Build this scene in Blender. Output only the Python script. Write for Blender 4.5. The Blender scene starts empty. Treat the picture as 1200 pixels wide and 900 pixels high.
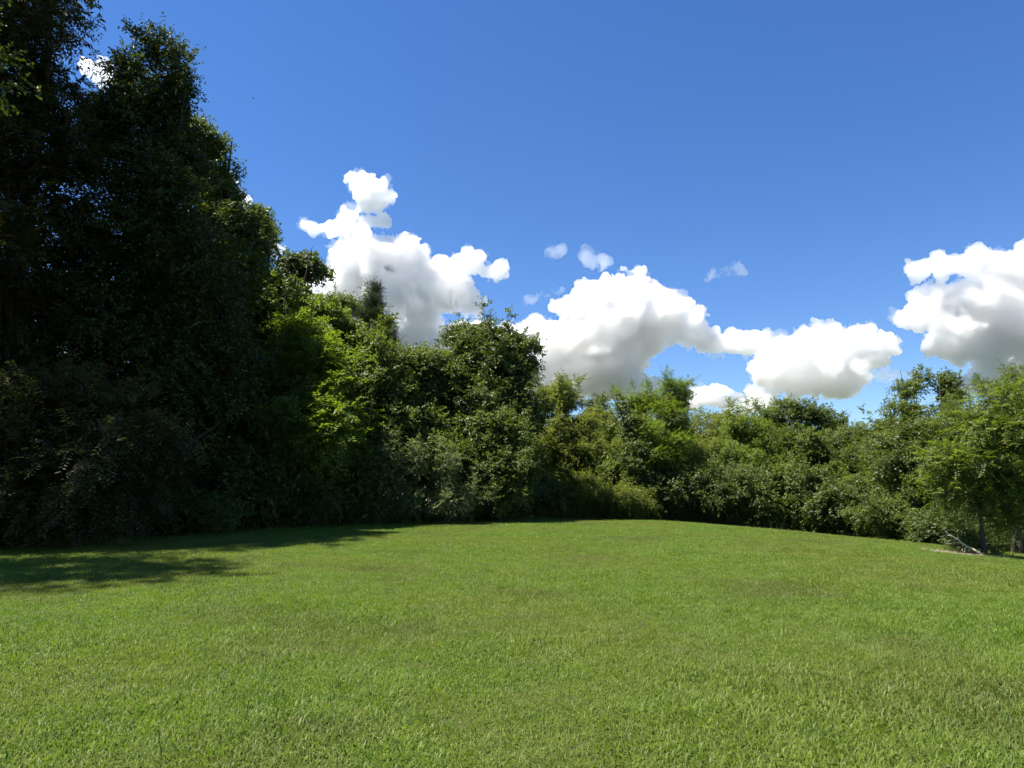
import bpy, math
import numpy as np
from mathutils import Vector

scene = bpy.context.scene
COL = scene.collection
R = math.radians

# ------------------------------------------------------------------ camera
PITCH = 9.62
cam_d = bpy.data.cameras.new('camera')
cam = bpy.data.objects.new('camera', cam_d)
COL.objects.link(cam)
cam.location = (0, 0, 1.6)
cam.rotation_euler = (R(90 + PITCH), 0, 0)
cam_d.sensor_width = 36
cam_d.lens = 24.8
cam_d.clip_start = 0.05
cam_d.clip_end = 12000
scene.camera = cam

# ------------------------------------------------------------------ light
SUN_EL, SUN_AZ = 65.0, -90.0          # azimuth from +Y, negative to the left
SKY_STRENGTH = 0.070
scene.view_settings.view_transform = 'Standard'
scene.view_settings.look = 'None'
scene.view_settings.exposure = 1.38
scene.view_settings.gamma = 1.0

sd = Vector((math.sin(R(SUN_AZ)) * math.cos(R(SUN_EL)), math.cos(R(SUN_AZ)) * math.cos(R(SUN_EL)), math.sin(R(SUN_EL))))
sun_d = bpy.data.lights.new('sun', 'SUN')
sun_d.energy = 5.0
sun_d.angle = R(0.53)
sun_d.color = (1.0, 0.94, 0.84)
sun = bpy.data.objects.new('sun', sun_d)
sun.rotation_euler = sd.to_track_quat('Z', 'Y').to_euler()
sun.location = (-40, 30, 60)
COL.objects.link(sun)

world = bpy.data.worlds.new('World')
scene.world = world
world.use_nodes = True


class NT:
    """small wrapper round a node tree"""
    def __init__(s, tree):
        s.t = tree
        for n in list(tree.nodes):
            tree.nodes.remove(n)

    def n(s, typ, **kw):
        nd = s.t.nodes.new(typ)
        for k, v in kw.items():
            setattr(nd, k, v)
        return nd

    def set(s, sock, v):
        if v is None:
            return
        if isinstance(v, bpy.types.NodeSocket):
            s.t.links.new(v, sock)
        else:
            sock.default_value = v

    def math(s, op, a, b=None, c=None, clamp=False):
        nd = s.n('ShaderNodeMath', operation=op, use_clamp=clamp)
        for i, v in enumerate((a, b, c)):
            s.set(nd.inputs[i], v)
        return nd.outputs[0]

    def vmath(s, op, a, b=None, scale=None):
        nd = s.n('ShaderNodeVectorMath', operation=op)
        s.set(nd.inputs[0], a)
        s.set(nd.inputs[1], b)
        if scale is not None:
            s.set(nd.inputs['Scale'], scale)
        return nd.outputs['Value'] if op in ('LENGTH', 'DISTANCE', 'DOT_PRODUCT') else nd.outputs['Vector']

    def mapr(s, v, a, b, c=0.0, d=1.0, smooth=False):
        nd = s.n('ShaderNodeMapRange', interpolation_type='SMOOTHSTEP' if smooth else 'LINEAR')
        for i, x in enumerate((v, a, b, c, d)):
            s.set(nd.inputs[i], x)
        return nd.outputs[0]

    def noise(s, vec, scale, detail=3.0, rough=0.5, dist=0.0, color=False, dim='3D'):
        nd = s.n('ShaderNodeTexNoise', noise_dimensions=dim)
        s.set(nd.inputs['Vector'], vec)
        nd.inputs['Scale'].default_value = scale
        nd.inputs['Detail'].default_value = detail
        nd.inputs['Roughness'].default_value = rough
        nd.inputs['Distortion'].default_value = dist
        return nd.outputs['Color' if color else 'Fac']

    def mix(s, f, a, b, blend='MIX'):
        nd = s.n('ShaderNodeMix', data_type='RGBA', blend_type=blend)
        s.set(nd.inputs[0], f)
        s.set(nd.inputs[6], a)
        s.set(nd.inputs[7], b)
        return nd.outputs[2]

    def xyz(s, x, y, z=0.0):
        nd = s.n('ShaderNodeCombineXYZ')
        for i, v in enumerate((x, y, z)):
            s.set(nd.inputs[i], v)
        return nd.outputs[0]

    def curve(s, v, pts):
        nd = s.n('ShaderNodeFloatCurve')
        c = nd.mapping.curves[0]
        while len(c.points) > 2:
            c.points.remove(c.points[1])
        c.points[0].location = pts[0]
        c.points[1].location = pts[-1]
        for p in pts[1:-1]:
            c.points.new(*p)
        for p in c.points:
            p.handle_type = 'AUTO_CLAMPED'
        nd.mapping.update()
        s.set(nd.inputs['Value'], v)
        return nd.outputs[0]




def build_sky():
    W = NT(world.node_tree)
    sky = W.n('ShaderNodeTexSky', sky_type='NISHITA')
    sky.sun_disc = False
    sky.sun_elevation = R(SUN_EL)
    sky.sun_rotation = R(SUN_AZ)
    sky.altitude = 600
    sky.air_density = 1.0
    sky.dust_density = 0.0
    sky.ozone_density = 3.0
    hs = W.n('ShaderNodeHueSaturation')
    hs.inputs['Hue'].default_value = 0.509
    hs.inputs['Saturation'].default_value = 1.24
    W.t.links.new(sky.outputs[0], hs.inputs['Color'])
    bg = W.n('ShaderNodeBackground')
    W.set(bg.inputs[0], hs.outputs[0])
    bg.inputs[1].default_value = SKY_STRENGTH
    o = W.n('ShaderNodeOutputWorld')
    W.t.links.new(bg.outputs[0], o.inputs[0])


build_sky()

scene.render.engine = 'CYCLES'
cy = scene.cycles
cy.max_bounces = 40
cy.diffuse_bounces = 3
cy.glossy_bounces = 2
cy.transmission_bounces = 3
cy.volume_bounces = 40
cy.transparent_max_bounces = 8
cy.use_adaptive_sampling = True
cy.adaptive_threshold = 0.012
cy.use_denoising = True
cy.denoiser = 'OPENIMAGEDENOISE'
#END_TOP


def tag(o, label=None, cat=None, group=None, kind=None):
    for k, v in (('label', label), ('category', cat), ('group', group), ('kind', kind)):
        if v:
            o[k] = v
    return o


def mesh_obj(name, verts, faces, mat=None, parent=None, smooth=False, attrs=None):
    """verts (n,3); faces (m,k) all of one size, or a list of such arrays"""
    groups = faces if isinstance(faces, list) else [faces]
    groups = [np.asarray(f, np.int32) for f in groups if len(f)]
    me = bpy.data.meshes.new(name)
    verts = np.asarray(verts, np.float32)
    me.vertices.add(len(verts))
    me.vertices.foreach_set('co', verts.ravel())
    nl = sum(f.size for f in groups)
    me.loops.add(nl)
    me.loops.foreach_set('vertex_index', np.concatenate([f.ravel() for f in groups]))
    npoly = sum(len(f) for f in groups)
    me.polygons.add(npoly)
    tot = np.concatenate([np.full(len(f), f.shape[1], np.int32) for f in groups])
    st = np.concatenate([[0], np.cumsum(tot)[:-1]]).astype(np.int32)
    me.polygons.foreach_set('loop_start', st)
    me.polygons.foreach_set('loop_total', tot)
    if smooth:
        me.polygons.foreach_set('use_smooth', np.ones(npoly, bool))
    for nm, (typ, dom, arr) in (attrs or {}).items():
        a = me.attributes.new(nm, typ, dom)
        a.data.foreach_set('vector' if typ == 'FLOAT_VECTOR' else 'value', np.asarray(arr).ravel())
    me.update(calc_edges=True)
    if mat:
        me.materials.append(mat)
    ob = bpy.data.objects.new(name, me)
    COL.objects.link(ob)
    if parent:
        ob.parent = parent
    return ob


def new_mat(name):
    m = bpy.data.materials.new(name)
    m.use_nodes = True
    return m, NT(m.node_tree)


# vectorised value noise, used for lumps in outlines
_pr = np.random.default_rng(99)
_PERM = _pr.permutation(4096)
_VAL = _pr.uniform(-1, 1, 4096)


def vnoise(p, scale=1.0, octaves=3, rough=0.5):
    p = np.asarray(p, np.float64) * scale
    out = np.zeros(len(p))
    amp = 1.0
    for o in range(octaves):
        i = np.floor(p).astype(np.int64)
        f = p - i
        f = f * f * (3 - 2 * f)
        acc = np.zeros(len(p))
        for dx in (0, 1):
            for dy in (0, 1):
                for dz in (0, 1):
                    h = _PERM[((i[:, 0] + dx) * 1619 + (i[:, 1] + dy) * 31337 + (i[:, 2] + dz) * 6971 + o * 77) & 4095]
                    w = (f[:, 0] if dx else 1 - f[:, 0]) * (f[:, 1] if dy else 1 - f[:, 1]) * (f[:, 2] if dz else 1 - f[:, 2])
                    acc += _VAL[h] * w
        out += amp * acc
        amp *= rough
        p = p * 2.03 + 17.3
    return out


# ------------------------------------------------------------------ clouds (beyond everything else, kilometres away)
F_PX = 826.0


def at(px, py, Y):
    """point of the place seen at (px, py) of the 1200 x 900 photograph, Y metres ahead"""
    u, v = (px - 600) / F_PX, (450 - py) / F_PX
    c, s_ = math.cos(R(PITCH)), math.sin(R(PITCH))
    y, z = c - v * s_, s_ + v * c
    return np.array([u / y * Y, Y, 1.6 + z / y * Y])


def ico(sub):
    import bmesh
    bm = bmesh.new()
    bmesh.ops.create_icosphere(bm, subdivisions=sub, radius=1.0)
    v = np.array([x.co[:] for x in bm.verts])
    f = np.array([[q.index for q in t.verts] for t in bm.faces])
    bm.free()
    return v, f


ICO = ico(2)


CLOUD_ALB = .938


WALL = 5.2


def cloud_material(name, density):
    m, T = new_mat(name)
    pv = T.n('ShaderNodeVolumeScatter')
    pv.inputs['Color'].default_value = (CLOUD_ALB, CLOUD_ALB + .005, CLOUD_ALB + .015, 1)
    pv.inputs['Density'].default_value = density
    pv.inputs['Anisotropy'].default_value = 0.89
    o = T.n('ShaderNodeOutputMaterial')
    T.t.links.new(pv.outputs[0], o.inputs['Volume'])
    return m


def make_cloud(name, puffs, Y, seed, density, label, px_voxel=1.6, ragged=1.15):
    rng = np.random.default_rng(seed)
    mpp = Y / F_PX
    cs, rs = [], []
    for (px, py, rx, ry) in puffs:
        c = at(px, py, Y)
        n = max(1, int(round(rx / ry * 1.6)))
        for k in range(n):                                  # a row of balls fills the wide puff
            t = (k + .5) / n * 2 - 1 if n > 1 else 0
            q = c + np.array([t * max(0, rx - ry * .8), rng.uniform(-.35, .35) * rx, rng.uniform(-.15, .12) * ry]) * mpp
            r = ry * mpp * rng.uniform(.72, .92)
            cs.append(q); rs.append(r)
            for a in range(13):                             # smaller puffs round it, then smaller ones on those
                d = rng.normal(size=3); d[2] = d[2] * .8 + .2; d /= np.linalg.norm(d)
                r1 = r * rng.uniform(.2, .46)
                q1 = q + d * r * rng.uniform(.82, 1.15)
                cs.append(q1); rs.append(r1)
                for b_ in range(9):
                    d2 = d * .6 + rng.normal(size=3) * .8; d2 /= np.linalg.norm(d2)
                    r2 = r1 * rng.uniform(.18, .5)
                    q2 = q1 + d2 * r1 * rng.uniform(.75, 1.2)
                    cs.append(q2); rs.append(r2)
                    for e in range(4):
                        d3 = d2 * .5 + rng.normal(size=3) * .8; d3 /= np.linalg.norm(d3)
                        cs.append(q2 + d3 * r2 * rng.uniform(.8, 1.5)); rs.append(r2 * rng.uniform(.25, .55))
    cs, rs = np.array(cs), np.array(rs)
    voxel = px_voxel * mpp

    def closed_skin(c_, r_, vox, lump):
        """one closed skin round a heap of balls"""
        v = ICO[0][None] * r_[:, None, None] + c_[:, None, :]
        sq = 1 + lump * vnoise(v.reshape(-1, 3), 1 / (22 * mpp), 2).reshape(v.shape[:2])      # no ball stays round
        v = c_[:, None, :] + (v - c_[:, None, :]) * sq[..., None]
        f = (ICO[1][None] + (np.arange(len(c_)) * len(ICO[0]))[:, None, None]).reshape(-1, 3)
        return remesh(v.reshape(-1, 3), f, vox)

    def remesh(v, f, vox):
        t_ = mesh_obj('tmp', v, f)
        m_ = t_.modifiers.new('r', 'REMESH')
        m_.mode = 'VOXEL'
        m_.voxel_size = vox
        me = bpy.data.meshes.new_from_object(t_.evaluated_get(bpy.context.evaluated_depsgraph_get()))
        bpy.data.objects.remove(t_)
        n = len(me.vertices)
        co = np.empty(n * 3, np.float32); me.vertices.foreach_get('co', co)
        no = np.empty(n * 3, np.float32)
        if n:
            me.vertex_normals.foreach_get('vector', no)
        fc = np.empty(len(me.loops), np.int32); me.loops.foreach_get('vertex_index', fc)
        bpy.data.meshes.remove(me)
        return co.reshape(-1, 3).astype(float), no.reshape(-1, 3), fc.reshape(-1, 4)
    big = rs > voxel * .8
    co0, no, fc = closed_skin(cs[big], rs[big], voxel, .18)
    bil = np.maximum(-.9, 1.2 - 2.4 * np.abs(vnoise(co0, 1 / (18 * mpp), 5, .55)))              # rounded heads with creases between
    q = co0 + no * ((bil * 3.2 * ragged + vnoise(co0, 1 / (7 * mpp), 3, .6) * 1.4 * ragged) * mpp)[:, None]
    for ax in range(3):
        q[:, ax] += vnoise(co0 + 500 * ax, 1 / (13 * mpp), 5, .62) * 2.8 * mpp * ragged
    vo, _, fo = remesh(q, fc, .9 * mpp)
    wall = WALL * mpp                                                          # dense shell hollowed out so light gets through and brightens the underside
    inn = rs > wall * 1.5
    if inn.any():
        vi, _, fi = closed_skin(cs[inn], rs[inn] * .93 - wall, voxel * 2, .0)
        if len(fi):
            fo = np.concatenate([fo, fi[:, ::-1] + len(vo)])
            vo = np.concatenate([vo, vi])
    ob = mesh_obj(name, vo, fo, cloud_material('cloud_vapour', density), smooth=True)
    if len(puffs) > 4 or ragged > 1.2:                                                         # shreds of thin vapour torn off its edge
        q = co0 + no * ((vnoise(co0 + 77, 1 / (9 * mpp), 5, .68) * 8.5 - 1.5) * mpp)[:, None]
        for ax in range(3):
            q[:, ax] += vnoise(co0 + 300 + 500 * ax, 1 / (15 * mpp), 5, .65) * 4.0 * mpp
        vf, _, ff = remesh(q, fc, 1.1 * mpp)
        mesh_obj('fringe', vf, ff, cloud_material('thin_vapour', density * .13), ob, smooth=True)
    tag(ob, label, 'cloud', 'white cumulus clouds in the blue sky', 'thing')
    return ob


CY = 3000.0
CD = 0.17
make_cloud('cloud', [
    (434, 232, 27, 19), (422, 212, 17, 11), (448, 228, 16, 11), (408, 254, 20, 8), (440, 262, 22, 9), (362, 266, 13, 9), (395, 268, 24, 9), (420, 300, 44, 30), (470, 316, 46, 34),
    (515, 335, 46, 32), (550, 308, 22, 13), (583, 318, 14, 9), (570, 316, 20, 7), (552, 358, 22, 10), (395, 338, 40, 24), (455, 370, 66, 38),
    (500, 400, 36, 24), (376, 330, 30, 18), (440, 430, 70, 30), (540, 352, 26, 16), (470, 350, 50, 30)], CY, 1, CD, 'tall ragged white cloud with a loose puff on top, above the sloping dark tree line')
make_cloud('cloud', [
    (738, 336, 26, 14), (744, 318, 18, 4), (700, 358, 50, 26), (755, 370, 50, 36), (640, 398, 50, 24), (585, 392, 40, 16), (545, 388, 22, 10), (520, 400, 40, 18), (488, 412, 34, 18), (560, 384, 22, 10), (470, 392, 26, 14),
    (800, 382, 34, 24), (700, 412, 76, 44), (620, 430, 70, 36), (680, 452, 100, 22), (850, 398, 40, 15), (880, 404, 30, 14)],
    CY * 1.1, 2, CD, 'wide domed white cloud with a grey base rising behind the round-topped tree')
make_cloud('cloud', [(930, 418, 40, 28), (985, 404, 42, 26), (1016, 408, 24, 28), (965, 440, 60, 28), (905, 436, 34, 22), (890, 470, 26, 10)],
    CY * 0.95, 3, CD, 'compact cauliflower-topped cloud with a level grey underside, low in the sky')
make_cloud('cloud', [(1105, 312, 40, 13), (1150, 312, 42, 20), (1210, 312, 60, 30), (1080, 372, 30, 12), (1130, 356, 56, 32), (1200, 370, 80, 56),
    (1120, 398, 46, 26), (1190, 420, 60, 28), (1140, 450, 34, 12), (1270, 350, 70, 70)], CY, 4, CD, 'large flat grey-white cloud above the poplar tops')
make_cloud('cloud', [(120, 86, 24, 16), (105, 78, 12, 8)], CY, 5, CD * .6, 'small bright cloud showing beside the oak top')
make_cloud('cloud', [(322, 294, 16, 8), (296, 268, 14, 10), (262, 214, 20, 12), (278, 240, 16, 14)], CY, 6, CD * .6, 'white cloud peeping through gaps behind the dark tree edge')
make_cloud('cloud', [(650, 296, 9, 5)], CY, 7, CD * .16, 'tiny lone cloud scrap left of the two-lobed scrap', 1.2, 1.5)
make_cloud('cloud', [(688, 298, 6, 6), (694, 308, 8, 4), (706, 310, 10, 6)], CY, 8, CD * .2, 'small two-lobed cloud scrap just above the domed cloud', 1.2, 1.5)
make_cloud('cloud', [(834, 325, 12, 4), (848, 320, 12, 3), (864, 317, 12, 5)], CY, 9, CD * .12, 'thin slanting wisp of cloud alone in the blue above the cloud bank', 1.2, 1.5)
make_cloud('cloud', [(822, 461, 14, 9), (834, 468, 18, 6), (842, 458, 10, 7), (806, 470, 20, 8), (856, 470, 16, 7)], CY * 1.2, 10, CD, 'small low white cloud just over the tree tops', 1.3, 1.3)
make_cloud('cloud', [(872, 474, 26, 10), (884, 464, 14, 8)], CY * 1.3, 13, CD, 'bright low puff under the compact cloud, touching the tree tops', 1.3, 1.3)
make_cloud('cloud', [(1040, 440, 20, 4), (1062, 441, 18, 3)], CY, 11, CD * .12, 'faint flat streak of cloud low between two large clouds', 1.2, 1.5)
make_cloud('cloud', [(618, 350, 7, 5), (634, 347, 10, 2), (656, 341, 8, 5)], CY, 12, CD * .10, 'faint torn cloud scraps between the tall and the domed cloud', 1.2, 1.5)
#END_CLOUDS
# ------------------------------------------------------------------ ground
def ss(a, b, t):
    t = np.clip((np.asarray(t, float) - a) / (b - a), 0, 1)
    return t * t * (3 - 2 * t)


def H(x, y):
    """height of the lawn: a slow rise ahead, a rounded fall to the right"""
    x, y = np.asarray(x, float), np.asarray(y, float)
    r = 0.68 * ss(2, 40, y)
    d = 0.0040 * np.maximum(0, x - 4) ** 2
    e = 0.0016 * np.maximum(0, y - 27) ** 2 * ss(6, 22, x)
    drop = d + e
    return r - 6 * (1 - np.exp(-drop / 6)) - 0.25 * ss(8, 20, -x)


def h0(x, y):
    return float(H(x, y))


def grid_axis(lo, hi, fine_lo, fine_hi, step):
    a = np.arange(fine_lo, fine_hi + step, step)
    up, dn = [], []
    s, v = step, fine_hi + step
    while v < hi:
        s *= 1.35; v += s; up.append(v)
    s, v = step, fine_lo
    while v > lo:
        s *= 1.35; v -= s; dn.append(v)
    return np.concatenate([dn[::-1], a, up])


def lawn_patches(T, pos):
    """shared by the blades and the soil under them: where the lawn is greener, yellower or worn"""
    flat = T.vmath('MULTIPLY', pos, (1, 1, 0))
    big = T.noise(flat, 0.16, 3.0, 0.55)
    mid = T.noise(flat, 0.75, 4.0, 0.6)
    worn = T.noise(T.vmath('ADD', flat, (31, 7, 0)), 0.33, 4.0, 0.6)
    return big, mid, worn


def ground_material():
    m, T = new_mat('lawn_soil')
    g = T.n('ShaderNodeNewGeometry')
    pos = g.outputs['Position']
    big, mid, worn = lawn_patches(T, pos)
    fine = T.noise(pos, 14.0, 5.0, 0.65)
    c = T.mix(fine, (0.022, 0.030, 0.008, 1), (0.070, 0.082, 0.020, 1))
    c = T.mix(T.mapr(worn, 0.52, 0.72, smooth=True), c, (0.066, 0.062, 0.022, 1))
    b = T.n('ShaderNodeBsdfPrincipled')
    T.set(b.inputs['Base Color'], c)
    b.inputs['Roughness'].default_value = 0.95
    b.inputs['Specular IOR Level'].default_value = 0.08
    bp = T.n('ShaderNodeBump')
    bp.inputs['Strength'].default_value = 0.6
    bp.inputs['Distance'].default_value = 0.03
    T.set(bp.inputs['Height'], fine)
    T.t.links.new(bp.outputs[0], b.inputs['Normal'])
    o = T.n('ShaderNodeOutputMaterial')
    T.t.links.new(b.outputs[0], o.inputs[0])
    return m


def build_ground():
    xs = grid_axis(-6000, 6000, -45, 60, 0.75)
    ys = grid_axis(-6000, 6000, -6, 90, 0.75)
    Xg, Yg = np.meshgrid(xs, ys)
    Z = H(Xg, Yg)
    v = np.stack([Xg, Yg, Z], -1).reshape(-1, 3)
    nx, ny = len(xs), len(ys)
    i = (np.arange(ny - 1)[:, None] * nx + np.arange(nx - 1)[None]).ravel()
    f = np.stack([i, i + 1, i + 1 + nx, i + nx], 1)
    o = mesh_obj('ground', v, f, ground_material(), smooth=True)
    tag(o, kind='structure')
    return o


build_ground()


# ------------------------------------------------------------------ plant materials
def leaf_material(name, c1, c2, c3, trans=0.34, rough=0.42, spec=0.4):
    """c1..c2 over the clumps of one plant, c3 for the odd young or turning leaf"""
    m, T = new_mat(name)
    g = T.n('ShaderNodeNewGeometry')
    ri = g.outputs['Random Per Island']
    at_ = T.n('ShaderNodeAttribute', attribute_name='tone')
    tone = at_.outputs['Fac']
    f = T.math('ADD', T.math('MULTIPLY', tone, 0.6), T.math('MULTIPLY', ri, 0.4), clamp=True)
    c = T.mix(f, (*c1, 1), (*c2, 1))
    c = T.mix(T.mapr(ri, 0.93, 0.95), c, (*c3, 1))
    b = T.n('ShaderNodeBsdfPrincipled')
    T.set(b.inputs['Base Color'], c)
    b.inputs['Roughness'].default_value = rough
    b.inputs['Specular IOR Level'].default_value = spec
    tr = T.n('ShaderNodeBsdfTranslucent')
    T.set(tr.inputs[0], T.vmath('MULTIPLY', c, (1.55, 1.65, 0.6)))
    mx = T.n('ShaderNodeMixShader')
    mx.inputs[0].default_value = trans
    T.t.links.new(b.outputs[0], mx.inputs[1])
    T.t.links.new(tr.outputs[0], mx.inputs[2])
    o = T.n('ShaderNodeOutputMaterial')
    T.t.links.new(mx.outputs[0], o.inputs[0])
    return m


def bark_material(name, c1, c2):
    m, T = new_mat(name)
    tc = T.n('ShaderNodeTexCoord')
    v = T.vmath('MULTIPLY', tc.outputs['Object'], (1, 1, 0.18))
    n = T.noise(v, 22.0, 5.0, 0.7)
    n2 = T.noise(tc.outputs['Object'], 2.0, 3.0, 0.6)
    c = T.mix(n, (*c1, 1), (*c2, 1))
    c = T.mix(T.mapr(n2, 0.55, 0.7), c, (c2[0] * .8, c2[1] * 1.1, c2[2] * .8, 1))
    b = T.n('ShaderNodeBsdfPrincipled')
    T.set(b.inputs['Base Color'], c)
    b.inputs['Roughness'].default_value = 0.9
    bp = T.n('ShaderNodeBump')
    bp.inputs['Strength'].default_value = 0.8
    bp.inputs['Distance'].default_value = 0.03
    T.set(bp.inputs['Height'], n)
    T.t.links.new(bp.outputs[0], b.inputs['Normal'])
    o = T.n('ShaderNodeOutputMaterial')
    T.t.links.new(b.outputs[0], o.inputs[0])
    return m


LEAF = {
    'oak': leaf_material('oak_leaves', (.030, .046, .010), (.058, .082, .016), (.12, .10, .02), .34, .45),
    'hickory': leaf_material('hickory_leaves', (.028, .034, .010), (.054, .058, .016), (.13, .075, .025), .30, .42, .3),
    'mid': leaf_material('broad_leaves', (.062, .088, .018), (.124, .158, .036), (.15, .16, .03), .44, .5),
    'bright': leaf_material('bright_leaves', (.080, .122, .016), (.150, .200, .034), (.18, .20, .03), .47, .5),
    'yellow': leaf_material('yellow_green_leaves', (.092, .118, .018), (.168, .190, .038), (.20, .18, .03), .47, .5),
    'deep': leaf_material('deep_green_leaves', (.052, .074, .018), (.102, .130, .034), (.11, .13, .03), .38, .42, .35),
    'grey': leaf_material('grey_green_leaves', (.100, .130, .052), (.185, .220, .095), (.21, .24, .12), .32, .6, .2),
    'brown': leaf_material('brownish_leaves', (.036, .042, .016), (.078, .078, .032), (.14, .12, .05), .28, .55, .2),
    'cedar': leaf_material('cedar_leaves', (.024, .038, .016), (.046, .068, .026), (.06, .07, .03), .15, .6, .2),
    'weed': leaf_material('weed_leaves', (.056, .086, .018), (.108, .146, .036), (.16, .14, .05), .38, .5),
}
BARK = {
    'dark': bark_material('dark_bark', (.026, .020, .014), (.070, .056, .042)),
    'grey': bark_material('grey_bark', (.07, .062, .052), (.17, .155, .135)),
    'pale': bark_material('bleached_wood', (.34, .28, .19), (.56, .48, .36)),
}

# leaf style: length, width, leaves along a twig, twigs per bough, twig length, droop, pinnate
STYLE = {
    'oak': (.150, .075, 9, 7, .55, .25, False),
    'hickory': (.200, .070, 12, 6, .62, .75, True),
    'broad': (.155, .095, 9, 7, .55, .35, False),
    'small': (.125, .066, 9, 7, .46, .25, False),
    'sumac': (.200, .066, 12, 6, .72, .45, True),
    'locust': (.095, .044, 15, 7, .52, .35, True),
    'fine': (.120, .036, 13, 7, .55, .40, True),
    'cedar': (.120, .016, 22, 9, .45, -.15, False),
    'poplar': (.120, .100, 9, 6, .48, .30, False),
    'vine': (.170, .120, 8, 8, .50, .9, False),
    'weed': (.140, .045, 11, 6, .55, .35, False),
}


def unit(a):
    return a / np.maximum(1e-9, np.linalg.norm(a, axis=-1, keepdims=True))


def leaf_cloud(rng, pos, out, style, size=1.0, tone=None, spread=.75):
    """leaves of all boughs at once: pos, out (n,3)"""
    L, Wd, K, T, TL, droop, pin = STYLE[style]
    L, Wd, TL = L * size, Wd * size, TL * size
    n = len(pos)
    d = unit(out[:, None, :] + spread * rng.normal(size=(n, T, 3)))
    tl = TL * rng.uniform(.6, 1.35, (n, T, 1))
    start = pos[:, None, :] + rng.normal(size=(n, T, 3)) * TL * .28
    t = (np.arange(K) + .5 + rng.uniform(-.35, .35, (n, T, K))) / K
    p = start[:, :, None, :] + d[:, :, None, :] * (tl[:, :, None, :] * t[..., None])
    p[..., 2] -= droop * tl * t ** 2 * .7
    side = unit(np.cross(d, np.array([0, 0, 1.]) + .35 * rng.normal(size=(n, T, 3))))
    nrm = unit(np.cross(side, d))
    nrm = nrm * np.where(nrm[..., 2:3] < 0, -1, 1)
    sgn = np.where(np.arange(K) % 2 == 0, 1., -1.)[None, None, :, None]
    dd, sd_, nn = d[:, :, None, :], side[:, :, None, :], nrm[:, :, None, :]
    if pin:
        ld = unit(dd * .55 + sd_ * sgn + rng.normal(size=(n, T, K, 3)) * .18 + np.array([0, 0, -.45 * droop]))
        ln = unit(nn + .45 * out[:, None, None, :] + rng.normal(size=(n, T, K, 3)) * .28)
    else:
        ld = unit(dd * .6 + sd_ * sgn * .7 + rng.normal(size=(n, T, K, 3)) * .45 + np.array([0, 0, -droop]))
        ln = unit(np.array([0, 0, .5]) + .75 * out[:, None, None, :] + rng.normal(size=(n, T, K, 3)) * .5)
    ls = unit(np.cross(ld, ln))
    ln = np.cross(ls, ld)
    sc = rng.uniform(.65, 1.25, (n, T, K, 1))
    l, w = L * sc, Wd * sc * .5
    a = p
    tip = p + ld * l
    mid = p + ld * l * .45 + ln * w * .5
    m1, m2 = mid + ls * w, mid - ls * w
    tip = tip - ln * l * .10
    V = np.stack([a, m1, tip, m2], axis=3).reshape(-1, 3)
    nl = len(V) // 4
    b = np.arange(nl)[:, None] * 4
    F = np.concatenate([b + np.array([[0, 1, 2]]), b + np.array([[0, 2, 3]])], 0)
    if tone is None:
        tone = rng.uniform(0, 1, n)
    tv = np.repeat(tone, T * K * 4)
    twig = (start, d, tl)
    return V, F, tv, twig


def tube(path, rad, sides=6):
    path, rad = np.asarray(path, float), np.asarray(rad, float)
    n = len(path)
    tan = unit(np.gradient(path, axis=0))
    ref = np.where(np.abs(tan[:, 2:3]) > .9, np.array([[1., 0, 0]]), np.array([[0, 0, 1.]]))
    u = unit(np.cross(tan, ref))
    v = np.cross(tan, u)
    an = np.arange(sides) / sides * 2 * np.pi
    ring = path[:, None] + rad[:, None, None] * (np.cos(an)[None, :, None] * u[:, None] + np.sin(an)[None, :, None] * v[:, None])
    V = ring.reshape(-1, 3)
    i = (np.arange(n - 1)[:, None] * sides + np.arange(sides)[None])
    j = (np.arange(n - 1)[:, None] * sides + (np.arange(sides)[None] + 1) % sides)
    F = np.stack([i.ravel(), j.ravel(), (j + sides).ravel(), (i + sides).ravel()], 1)
    return V, F


def join(parts):
    V, F, o = [], [], 0
    for v, f in parts:
        V.append(v); F.append(f + o); o += len(v)
    return np.concatenate(V), np.concatenate(F)


def sample_lobes(rng, lobes, n, hollow=.55, below=.55):
    """bough places in a set of ellipsoids, most of them towards the outside"""
    c = np.array([q[0] for q in lobes]); r = np.array([q[1] for q in lobes])
    vol = (r[:, 0] * r[:, 2]) ** .9
    k = rng.choice(len(lobes), n, p=vol / vol.sum())
    d = unit(rng.normal(size=(n, 3)))
    flip = (d[:, 2] < -.25) & (rng.uniform(size=n) < below)
    d[flip, 2] *= -1
    rr = 1 - hollow * rng.uniform(0, 1, n) ** 1.6
    rr *= 1 + .22 * vnoise(c[k] + d * r[k], .9, 2, .6)
    p = c[k] + d * r[k] * rr[:, None]
    out = unit(d / r[k] * r[k].mean(1, keepdims=True) + np.array([0, 0, .35]))
    # leave out boughs buried deep in a neighbouring lobe
    deep = np.zeros(n, bool)
    for q in range(len(lobes)):
        e = np.linalg.norm((p - c[q]) / r[q], axis=1)
        deep |= (e < .45) & (k != q)
    keep = ~deep | (rng.uniform(size=n) < .25)
    return p[keep], out[keep]


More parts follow.
